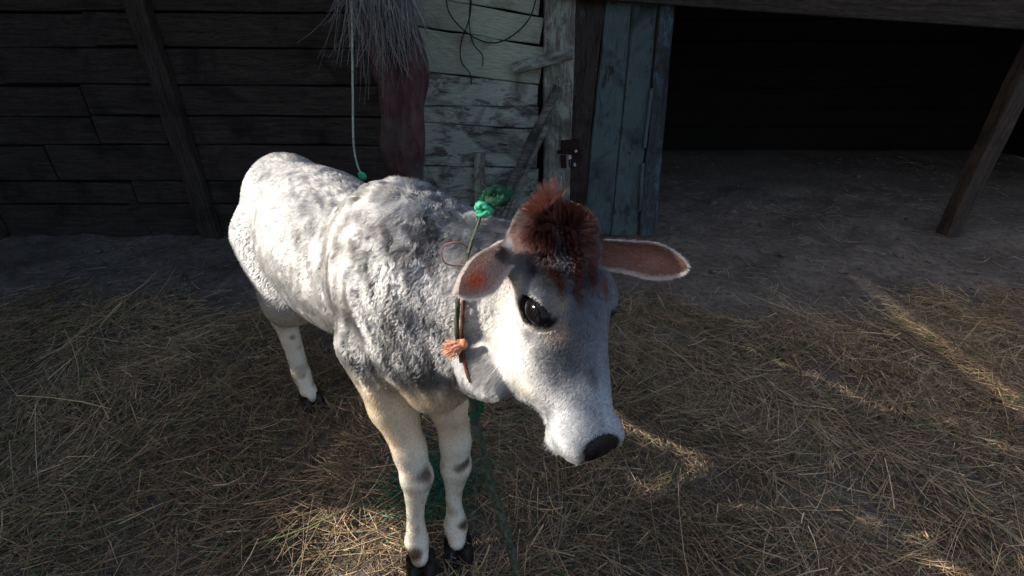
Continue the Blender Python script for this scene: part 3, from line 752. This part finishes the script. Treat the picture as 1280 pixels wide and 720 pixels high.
# ears: cupped leaves with thickness
ear_pts = []
def ear(base, tip, side, face, wid, cup, curlz, inner, outer, sag, deep, rv):
    nu, nv = 26, 17; ax = tip-base; L_ = np.linalg.norm(ax); ax = ax/L_
    sidev = side-ax*np.dot(side, ax); sidev /= np.linalg.norm(sidev); nrm = np.cross(ax, sidev)
    if np.dot(nrm, face) < 0: nrm = -nrm
    V = np.zeros((2, nu, nv, 3)); cc = np.zeros((2, nu, nv, 3))
    for i_ in range(nu):
        u_ = i_/(nu-1); wv = max(.0015, wid*(.85+.35*u_)*max(0, 1-u_**2.5)**.62*(1+.05*math.sin(u_*9+wid*400)))
        for j in range(nv):
            v_ = -1+2*j/(nv-1); cu = cup*(1-.55*u_)
            ang = v_*cu
            off = sidev*(math.sin(ang)/max(cu, .2))*wv + nrm*((1-math.cos(ang))/max(cu, .2))*wv*1.25
            c_ = base+ax*L_*u_+nrm*curlz*math.sin(u_*math.pi)*L_+np.array([0, 0, -1])*sag*u_*u_*L_
            for s_ in (0, 1):
                V[s_, i_, j] = c_+off+nrm*(.0035*math.sin(u_*5+v_*2.2)*u_)+nrm*(.0018 if s_ else -.0018)*(1.0-.6*abs(v_))
                edge = max(0, abs(v_)-.72)/.28
                rd = math.exp(-((u_-.60)/.22)**2-((v_+rv)/.38)**2); cc[s_, i_, j] = ((inner*rd+deep*(1-rd))*(1-edge)+outer*edge) if s_ else outer
    n_ = nu*nv; idx = lambda s_, i_, j: s_*n_+i_*nv+j; F = []
    for i_ in range(nu-1):
        for j in range(nv-1):
            F.append((idx(0, i_, j), idx(0, i_+1, j), idx(0, i_+1, j+1), idx(0, i_, j+1))); F.append((idx(1, i_, j), idx(1, i_, j+1), idx(1, i_+1, j+1), idx(1, i_+1, j)))
    for i_ in range(nu-1):
        for j in (0, nv-1): F.append((idx(0, i_, j), idx(1, i_, j), idx(1, i_+1, j), idx(0, i_+1, j)))
    for j in range(nv-1): F.append((idx(0, nu-1, j), idx(1, nu-1, j), idx(1, nu-1, j+1), idx(0, nu-1, j+1)))
    me = mesh_np('ear', V.reshape(-1, 3)-RL, F); set_tint(me, cc.reshape(-1, 3)); o = link('ear', me, M['ear'], root)
    return V, cc, ax, nrm, o
toc = CAM-E; toc /= np.linalg.norm(toc)
pinkR = np.array([.62, .16, .07]); pinkL = np.array([.42, .22, .17]); pale = np.array([.66, .56, .50])
earR = ear(P(620, 316, .725), P(571, 366, .665), np.array([-.7, .1, .7])*.82+toc*.62, toc*1.+np.array([.55, 0, -.25]), .040, 1.5, -.03, pinkR, pale, .0, np.array([.42, .33, .30]), .25)
earL = ear(P(752, 314, .795), P(860, 330, .765), np.array([.0, .2, 1.]), np.array([-.1, -1, .1]), .037, 1.2, -.06, pinkL, pale, .05, np.array([.28, .16, .13]), .0)

# hooves: two toes each
def hoof(c, fwd, s=1.):
    fwd = fwd-zz_*np.dot(fwd, zz_); fwd /= np.linalg.norm(fwd); sd_ = np.cross(zz_, fwd); V = []; F = []
    for q_ in (-1, 1):
        rings = [(.050, .0, .0155, .020), (.038, .004, .0165, .024), (.018, .010, .018, .029), (.003, .014, .019, .033), (-.006, .014, .018, .032)]
        b0_ = len(V); K = 14
        for (z_, f0, rw, rf) in rings:
            for k_ in range(K):
                a_ = 2*math.pi*k_/K; x_ = math.cos(a_); y_ = math.sin(a_); ff = f0+rf*x_*(1.0 if x_ > 0 else .75); ww = rw*y_*(1-.35*max(0, x_)**2)
                V.append(c+s*(fwd*ff+sd_*(q_*.0172*(1+.1*(x_ > 0))+ww)+zz_*0)+zz_*(z_*s-c[2]))
        for i_ in range(len(rings)-1):
            for k_ in range(K):
                k2 = (k_+1) % K; F.append((b0_+i_*K+k_, b0_+i_*K+k2, b0_+(i_+1)*K+k2, b0_+(i_+1)*K+k_))
        F.append(tuple(b0_+k_ for k_ in range(K))); F.append(tuple(b0_+4*K+k_ for k_ in range(K-1, -1, -1)))
    V = np.array(V)+zz_*.012
    link('hoof', mesh_np('hoof', V-RL, F), M['hoof'], root)
hoof(HR+np.array([.0, .008, 0]), np.array([.15, -1, 0]), 1.0); hoof(HLf+np.array([0, .006, 0]), np.array([.2, -1, 0]), .98)
for sd in (-1, 1): hoof(Bp(-.665, .085*sd, 0), h, 1.)

# ---- the coat
def add_hair(name, P0, dirs, L, rad, ctop, croot, parent, n=5, curl=.25, cell=None, clump=None, seed=3):
    N_ = len(P0); r_ = np.random.default_rng(seed)
    pts = np.zeros((N_, n, 3)); cur = dirs/np.linalg.norm(dirs, axis=1)[:, None]; pts[:, 0] = P0
    wave = Noise(120, seed+5, 3)(P0)*curl
    for k_ in range(1, n):
        cur = cur+wave*.35*math.sin(k_*1.9)+np.array([0, 0, -1.])*(L*2.6).clip(.01, .06)[:, None]; cur /= np.linalg.norm(cur, axis=1)[:, None]
        pts[:, k_] = pts[:, k_-1]+cur*(L/(n-1))[:, None]
    if cell is not None:
        for rnd, frac in ((0, .75), (1, .45)):      # big locks, then finer ones inside them
            cs_ = cell*(1 if rnd == 0 else .45)
            lv = np.round(np.log(cs_)/np.log(1.5)); csq = 1.5**lv
            k3 = np.floor((P0+Noise(90, 300+rnd, 3)(P0)*(cs_*.25)[:, None])/csq[:, None]).astype(np.int64)
            key = (k3[:, 0]*73856093) ^ (k3[:, 1]*19349663) ^ (k3[:, 2]*83492791) ^ (lv.astype(np.int64)*49979687)
            _, inv = np.unique(key, return_inverse=True); inv = inv.ravel(); cn = np.bincount(inv); K_ = len(cn)
            mean = np.stack([np.stack([np.bincount(inv, pts[:, k_, j_], minlength=K_)/cn for j_ in range(3)], 1) for k_ in range(n)], 1)
            tt = (np.linspace(0, 1, n)**1.3)[None, :, None]*(clump*frac)[:, None, None]
            pts = pts*(1-tt)+mean[inv]*tt
            tone = r_.normal(1, .09 if rnd == 0 else .12, K_).clip(.55, 1.35)[inv][:, None]
            ctop = (ctop*tone).clip(0, .85); croot = (croot*tone).clip(0, .85)
    hc = bpy.data.hair_curves.new(name); hc.add_curves([n]*N_)
    hc.attributes['position'].data.foreach_set('vector', (pts-RL).astype(np.float32).ravel())
    ra = hc.attributes.get('radius') or hc.attributes.new('radius', 'FLOAT', 'POINT')
    ra.data.foreach_set('value', (rad[:, None]*np.linspace(1, .25, n)[None]).astype(np.float32).ravel())
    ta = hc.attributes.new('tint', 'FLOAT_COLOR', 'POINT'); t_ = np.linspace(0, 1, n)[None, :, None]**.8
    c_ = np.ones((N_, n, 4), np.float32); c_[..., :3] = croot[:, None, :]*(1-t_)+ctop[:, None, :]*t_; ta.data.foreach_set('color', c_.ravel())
    hc.materials.append(M['hair']); o = bpy.data.objects.new(name, hc); C.objects.link(o); o.parent = parent
    o['kind'] = 'stuff'
    return o
NF = 460000
rf = np.random.default_rng(99)
cen = BV[BFc].mean(1); bq = toB(cen)
wt_ = FA*(1.0+2.2*headw(cen)+1.2*sstep(-.35, -.1, bq[:, 0]))*np.where(bq[:, 0] < -.5, .55, 1)
wt_ *= np.where(np.sum((CAM-cen)*vnorm(BV, BFc)[2], 1) > -.00001, 1, .18)
fi = rf.choice(len(BFc), NF, p=wt_/wt_.sum()); uu, vv = rf.random((2, NF, 1))
q4 = BV[BFc[fi]]; n4 = BN[BFc[fi]]
fp = q4[:, 0]*(1-uu)*(1-vv)+q4[:, 1]*uu*(1-vv)+q4[:, 2]*uu*vv+q4[:, 3]*(1-uu)*vv
fn = n4[:, 0]*(1-uu)*(1-vv)+n4[:, 1]*uu*(1-vv)+n4[:, 2]*uu*vv+n4[:, 3]*(1-uu)*vv; fn /= np.linalg.norm(fn, axis=1)[:, None]
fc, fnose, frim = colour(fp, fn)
keep = (fnose < .02) & (frim < .45) & (fp[:, 2] > .055)
Hq = toH(fp)
for sd in (-1, 1):
    keep &= eyedist(fp, Hp(.072*sd, 0, -.030)) > .0300
fp, fn, fc = fp[keep], fn[keep], fc[keep]; NF = len(fp); Hq = toH(fp); Bq = toB(fp); hw = headw(fp)
# flow of the coat
flow = np.tile(-h*.55+np.array([0, 0, -.75]), (NF, 1))
lg = sstep(.46, .36, fp[:, 2]); flow = flow*(1-lg[:, None])+np.array([0, 0, -1.])*lg[:, None]
hd = np.outer(np.ones(NF), hn*.6)+np.outer(Hq[:, 0]*10, hs)-np.outer(np.ones(NF), hf*.35)
mz = sstep(.04, .10, Hq[:, 1])[:, None]; hd = hd*(1-mz)+mz*(hn*.4-hf*.3+hs*np.sign(Hq[:, :1])*.4)
hd = hd/np.linalg.norm(hd, axis=1)[:, None]
flow = flow*(1-hw[:, None])+hd*hw[:, None]
PEAK = surf(690, 262) if surf(690, 262) is not None else Hp(-.03, -.14, -.04)
tuft = np.clip(blob(fp, Hp(-.01, -.12, .0), .06)*1.5, 0, 1)
rad_ = fp-Hp(.01, -.06, -.03); rad_ /= np.linalg.norm(rad_, axis=1)[:, None]
wc = sstep(-.085, -.125, Hq[:, 1])[:, None]
flow = flow+tuft[:, None]*(rad_*.35+wc*np.array([-.4, -.1, .45])+(1-wc)*hn*.8+Noise(60, 71, 3)(fp)*.6+Noise(170, 73, 3)(fp)*.6)
curlw = (1-hw)*sstep(.50, .60, fp[:, 2])
flow = flow+Noise(75, 61, 3)(fp)*.03+Noise(210, 62, 3)(fp*np.array([1, 1, .45]))*(.08+.17*curlw)[:, None]+Noise(430, 64, 3)(fp*np.array([1, 1, .6]))*(.05+.14*curlw)[:, None]+rf.normal(0, .13, (NF, 3))
flow = flow+blob(fp, PEAK, .02)[:, None]*np.array([-.2, 0, 3.])
tang = flow-fn*np.sum(flow*fn, 1)[:, None]; tang /= np.linalg.norm(tang, axis=1)[:, None]
lift = .36+.06*curlw+.16*hw+tuft*1.1+rf.normal(0, .08, NF)+.03*Noise(90, 63)(fp)
dirs = tang+fn*np.clip(lift, .08, 2)[:, None]+tuft[:, None]*rad_*.15
L = .0060+.0035*(1-hw)*sstep(.42, .55, fp[:, 2])+.0025*curlw+.016*tuft*(1+.5*Noise(40, 72)(fp).clip(-1, 1))+.030*blob(fp, PEAK, .014)+.004*sstep(-.02, -.08, Hq[:, 1])*hw
top = sstep(.80, .88, fp[:, 2])*(1-hw); L = L+.012*top*(1-tuft)
L = L+.010*hw*sstep(-.09, -.12, Hq[:, 2])
chin = np.clip(blob(fp, Hp(0, HL*.9, -.10), .03)+.7*blob(fp, P(610, 472, .79), .04), 0, 1); L = L+.019*chin
L = L*rf.uniform(.7, 1.3, NF)
rad = np.full(NF, .00042)*(1+.4*curlw+.25*tuft+.2*hw)*rf.uniform(.8, 1.25, NF)
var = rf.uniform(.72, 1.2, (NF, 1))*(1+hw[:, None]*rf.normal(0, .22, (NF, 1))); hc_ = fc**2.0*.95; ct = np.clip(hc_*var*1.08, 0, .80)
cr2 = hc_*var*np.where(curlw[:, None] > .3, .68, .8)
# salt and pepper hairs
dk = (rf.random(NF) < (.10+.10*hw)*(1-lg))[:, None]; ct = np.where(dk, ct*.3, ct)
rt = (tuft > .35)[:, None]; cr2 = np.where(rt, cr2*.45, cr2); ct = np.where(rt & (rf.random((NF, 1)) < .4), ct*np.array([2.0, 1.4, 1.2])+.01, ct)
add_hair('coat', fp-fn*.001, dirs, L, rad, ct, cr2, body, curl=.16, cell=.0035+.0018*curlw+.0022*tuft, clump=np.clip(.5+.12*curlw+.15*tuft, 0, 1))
# hair on the ears
for (V_, cc_, ax_, nr_, eo_) in (earR, earL):
    for s_, dens, Lh in ((0, 6000, .007), (1, 5500, .007)):
        r1 = rf.random((dens, 2)); 
        if s_ == 1: r1[:, 1] = np.where(rf.random(dens) < .45, np.where(r1[:, 1] < .5, r1[:, 1]*.3, 1-(1-r1[:, 1])*.3), r1[:, 1])
        gi = r1*np.array([V_.shape[1]-1.01, V_.shape[2]-1.01]); i0 = gi.astype(int); fr_ = gi-i0
        A = V_[s_]; p_ = (A[i0[:, 0], i0[:, 1]]*(1-fr_[:, :1])+A[i0[:, 0]+1, i0[:, 1]]*fr_[:, :1]); pv = A[i0[:, 0], i0[:, 1]+1]-A[i0[:, 0], i0[:, 1]]; p_ = p_+pv*fr_[:, 1:]
        edge = (np.abs(r1[:, 1]-.5)*2)
        sdv = pv*np.sign(r1[:, 1:]-.5)/np.linalg.norm(pv, axis=1)[:, None]
        dd = ax_*.9+nr_*(.35 if s_ else -.35)+sdv*(edge**3)[:, None]*.45+rf.normal(0, .15, (dens, 3))
        c_ = cc_[s_][i0[:, 0], i0[:, 1]]*1.1
        if s_ == 0: c_ = c_*0+np.array([.66, .62, .59])
        c_ = c_**1.5*rf.uniform(.4, 1.5, (dens, 1)); c_ = np.where(edge[:, None] > rf.uniform(.68, 1.0, (dens, 1)), np.array([.56, .50, .45]), c_)*rf.uniform(.8, 1.1, (dens, 1))
        add_hair('ear_hair', p_, dd, Lh*.7*rf.uniform(.5, 1.3, dens)*(1+.3*edge**4), np.full(dens, .00035), c_, c_*.9, eo_, n=4, curl=.1, seed=5+s_)

# ------------------------------------------------------------------ halter, ropes and tassels: things worn by the calf
# surface finder: nearest body vertex along the view ray
def on_body(px, py, off=.006):
    r_ = ray(px, py); r_ = r_/np.linalg.norm(r_); q_ = BV-CAM; t_ = q_@r_; dist = np.linalg.norm(q_-np.outer(t_, r_), axis=1)
    ok = dist < .007
    if not ok.any(): return None
    t0 = t_[ok].min(); return CAM+r_*(t0-off)
def rope_thing(name, pts, rad, mat, label, cat, n=60, lobes=3, twist=.9, amp=.22):
    pts = [p_ for p_ in pts if p_ is not None]; p = spline(pts, n); o0 = p[0].copy(); V, F = tube(p-o0, rad, 12, twist, lobes, amp)
    return tag(link(name, mesh_np(name, V, F), mat, None, tuple(o0)), label, cat)
# neck rope: over the crest, down the near side behind the ear, hanging below
col_r = empty('neck_rope', tuple(on_body(602, 262, .0) if on_body(602, 262, .0) is not None else P(602, 262, .78)), 'dirty green neck rope with knotted green bunch on the calf\'s neck crest', 'rope')
CL = np.array(col_r.location)
def rp(name, pts, rad, mat, n=50, **k_):
    p = spline([q_ for q_ in pts if q_ is not None], n); V, F = tube(p-CL, rad, 12, k_.get('twist', .9), 3, .22); return link(name, mesh_np(name, V, F), mat, col_r)
top_p = P(606, 258, .80)
band = [top_p]+[on_body(x_, y_, .010) for x_, y_ in ((596, 285), (586, 315), (578, 345), (573, 370), (571, 400), (572, 430), (578, 452))]
rp('rope_band', band, np.linspace(.0018, .0048, 50), M['dull_rope'])
band2 = [on_body(x_, y_, .013) for x_, y_ in ((583, 340), (580, 370), (578, 400), (577, 430), (581, 455), (588, 478))]
rp('brown_cord', band2, .003, M['brown_rope'])
# knot bunch: many short loops of green twine
kc = P(618, 246, .80)
NK = 420; kd = rng.normal(size=(NK, 3)); kd /= np.linalg.norm(kd, axis=1)[:, None]; kr = rng.uniform(.3, 1, NK)[:, None]
kp = kc+kd*kr*np.array([.027, .02, .016])
kcol = np.where(rng.random((NK, 1)) < .3, np.array([.10, .34, .20]), np.array([.05, .14, .08]))*rng.uniform(.4, 1.0, (NK, 1))
strips('knot', kp, kd*.2+rng.normal(0, .9, (NK, 3)), rng.uniform(.008, .018, NK), rng.uniform(.001, .0022, NK), kcol, M['straw'], col_r, seg=4, curl=2.2, loc=tuple(kc))
for (pts_, rd, mt) in (([P(596, 262, .785), P(600, 256, .78), P(607, 258, .78), P(612, 264, .785), P(604, 268, .785), P(596, 264, .785)], .0058, M['green_end']),
                       ([P(604, 250, .79), P(612, 240, .785), P(624, 238, .785), P(630, 246, .785), P(620, 252, .78), P(608, 250, .785)], .0075, M['green_rope']),
                       ([P(624, 250, .79), P(632, 243, .79), P(637, 238, .79), P(634, 248, .79)], .0055, M['green_rope'])):
    rp('knot_loop', pts_, rd, mt, n=36)
# orange yarn tassel tied to the cord
tk = on_body(579, 430, .030); 
ta_ = empty('yarn_tassel', tuple(tk), 'frayed orange yarn tassel tied to the cord on the calf\'s neck', 'tassel')
V, F = uvs(np.zeros(3), np.eye(3), (.0075, .0075, .0085), 12, 8); link('knot', mesh_np('knot', V, F), M['orange_yarn'], ta_)
NT = 260; tdir = (P(552, 442, .0)*0+np.array([-.9, -.12, -.32])); rr = rng.normal(0, .0025, (NT, 3))
strips('yarn', tk+rr, tdir+rng.normal(0, .20, (NT, 3)), rng.uniform(.022, .038, NT), rng.uniform(.0006, .0012, NT), np.array([.72, .36, .22])*rng.uniform(.7, 1.2, (NT, 1)), M['straw'], ta_, seg=4, curl=.4, grav=.25, loc=tuple(tk))
# rusty wire ring
rc_ = on_body(569, 318, .022)
V, F = tube([.021*np.array([math.cos(a_), 0, math.sin(a_)*1.0])+np.array([0, .003*math.sin(3*a_), 0]) for a_ in np.linspace(.5, 5.9, 34)], .0011, 6)
tag(link('wire_ring', mesh_np('wire_ring', V, F), M['rust_wire'], None, tuple(rc_)), 'thin rusty wire ring lying on the fur behind the drooping ear', 'ring')
# tether rope from the neck to the ground
tp = [on_body(590, 470, -.01), P(592, 492, .86), P(594, 525, .90), P(603, 560, .94), P(611, 600, 1.0), P(625, 640, 1.04), P(640, 690, 1.07), GZ(648, 735, .02), GZ(660, 790, .015)]
rope_thing('tether_rope', tp, .0085, M['dull_rope'], 'thick dirty green tether rope hanging from the calf\'s neck to the straw', 'rope', n=220, twist=.5, amp=.34)
rp('rope_fray', [P(590, 508, .885), P(598, 502, .88), P(600, 512, .88), P(592, 520, .885), P(588, 514, .885)], .006, M['green_rope'], n=30)
# bunched green rope lying between the legs
NG = 1500; gc = GZ(541, 606, .03)
gp = gc+rng.normal(0, 1, (NG, 3))*np.array([.06, .06, .016])+np.array([0, 0, .02]); gcol = np.array([.03, .16, .11])*rng.uniform(.4, 1.6, (NG, 1))
strips('green_netting', gp, rng.normal(0, 1, (NG, 3))*np.array([1, 1, .4]), rng.uniform(.02, .05, NG), rng.uniform(.0008, .0018, NG), gcol, M['straw'], None, seg=4, curl=1.6,
       label='tangled heap of green rope fibre on the straw between the front legs', cat='rope heap', loc=tuple(gc))

# rows of the added screen, left open where sun should reach calf and straw
sel = (BV[:, 0] > -.52) & ((BV[:, 2] > .47) | ((BV[:, 2] > .09) & (BV[:, 0] < -.185) & (BV[:, 0] > -.32) & (BV[:, 1] < .85)))
gx_ = rng.uniform(0, 1, (400, 2)); ga = np.array([GZ(435+70*a_, 640+90*b_, .02) for a_, b_ in gx_])
pp = np.vstack([BV[sel], ga]); tt_ = (pp[:, 0]-BX)/-SUN[0]; hy = pp[:, 1]+SUN[1]*tt_; hz = pp[:, 2]+SUN[2]*tt_
hz0, hz1 = hz.min()-.02, hz.max()+.01; ylo, yhi = -6., 4.6
def screen_board(a_, b_, za, zb, nm_='board', mt='dark_board'):
    if b_-a_ < .012: return
    V, F = boxmesh([((0, 0, 0), (.03, b_-a_, zb-za-.001), 0)])
    link(nm_, mesh_np(nm_, V, F, False), M[mt], sun_screen, tuple(np.array([BX-.02, (a_+b_)/2, (za+zb)/2])-np.array(sun_screen.location)))
screen_board(ylo, yhi, 0, hz0, 'lower_screen'); screen_board(ylo, yhi, hz1, 4.6, 'upper_screen')
nr = int(round((hz1-hz0)/.045)); eg = np.linspace(hz0, hz1, nr+1)
for k_ in range(nr):
    m_ = (hz >= eg[k_]) & (hz < eg[k_+1])
    if not m_.any(): screen_board(ylo, yhi, eg[k_], eg[k_+1]); continue
    ys_ = hy[m_]; bn = np.arange(ys_.min(), ys_.max()+.02, .02); oc = np.histogram(ys_, bn)[0] > 0; cur_ = ylo; st = None
    for i_, o_ in enumerate(oc):
        if o_ and st is None: st = bn[i_]; screen_board(cur_, st+.004, eg[k_], eg[k_+1])
        if st is not None and not o_ : cur_ = bn[i_]-.004; st = None
    screen_board(cur_ if st is None else min(bn[-1], ys_.max()-.003), yhi, eg[k_], eg[k_+1])
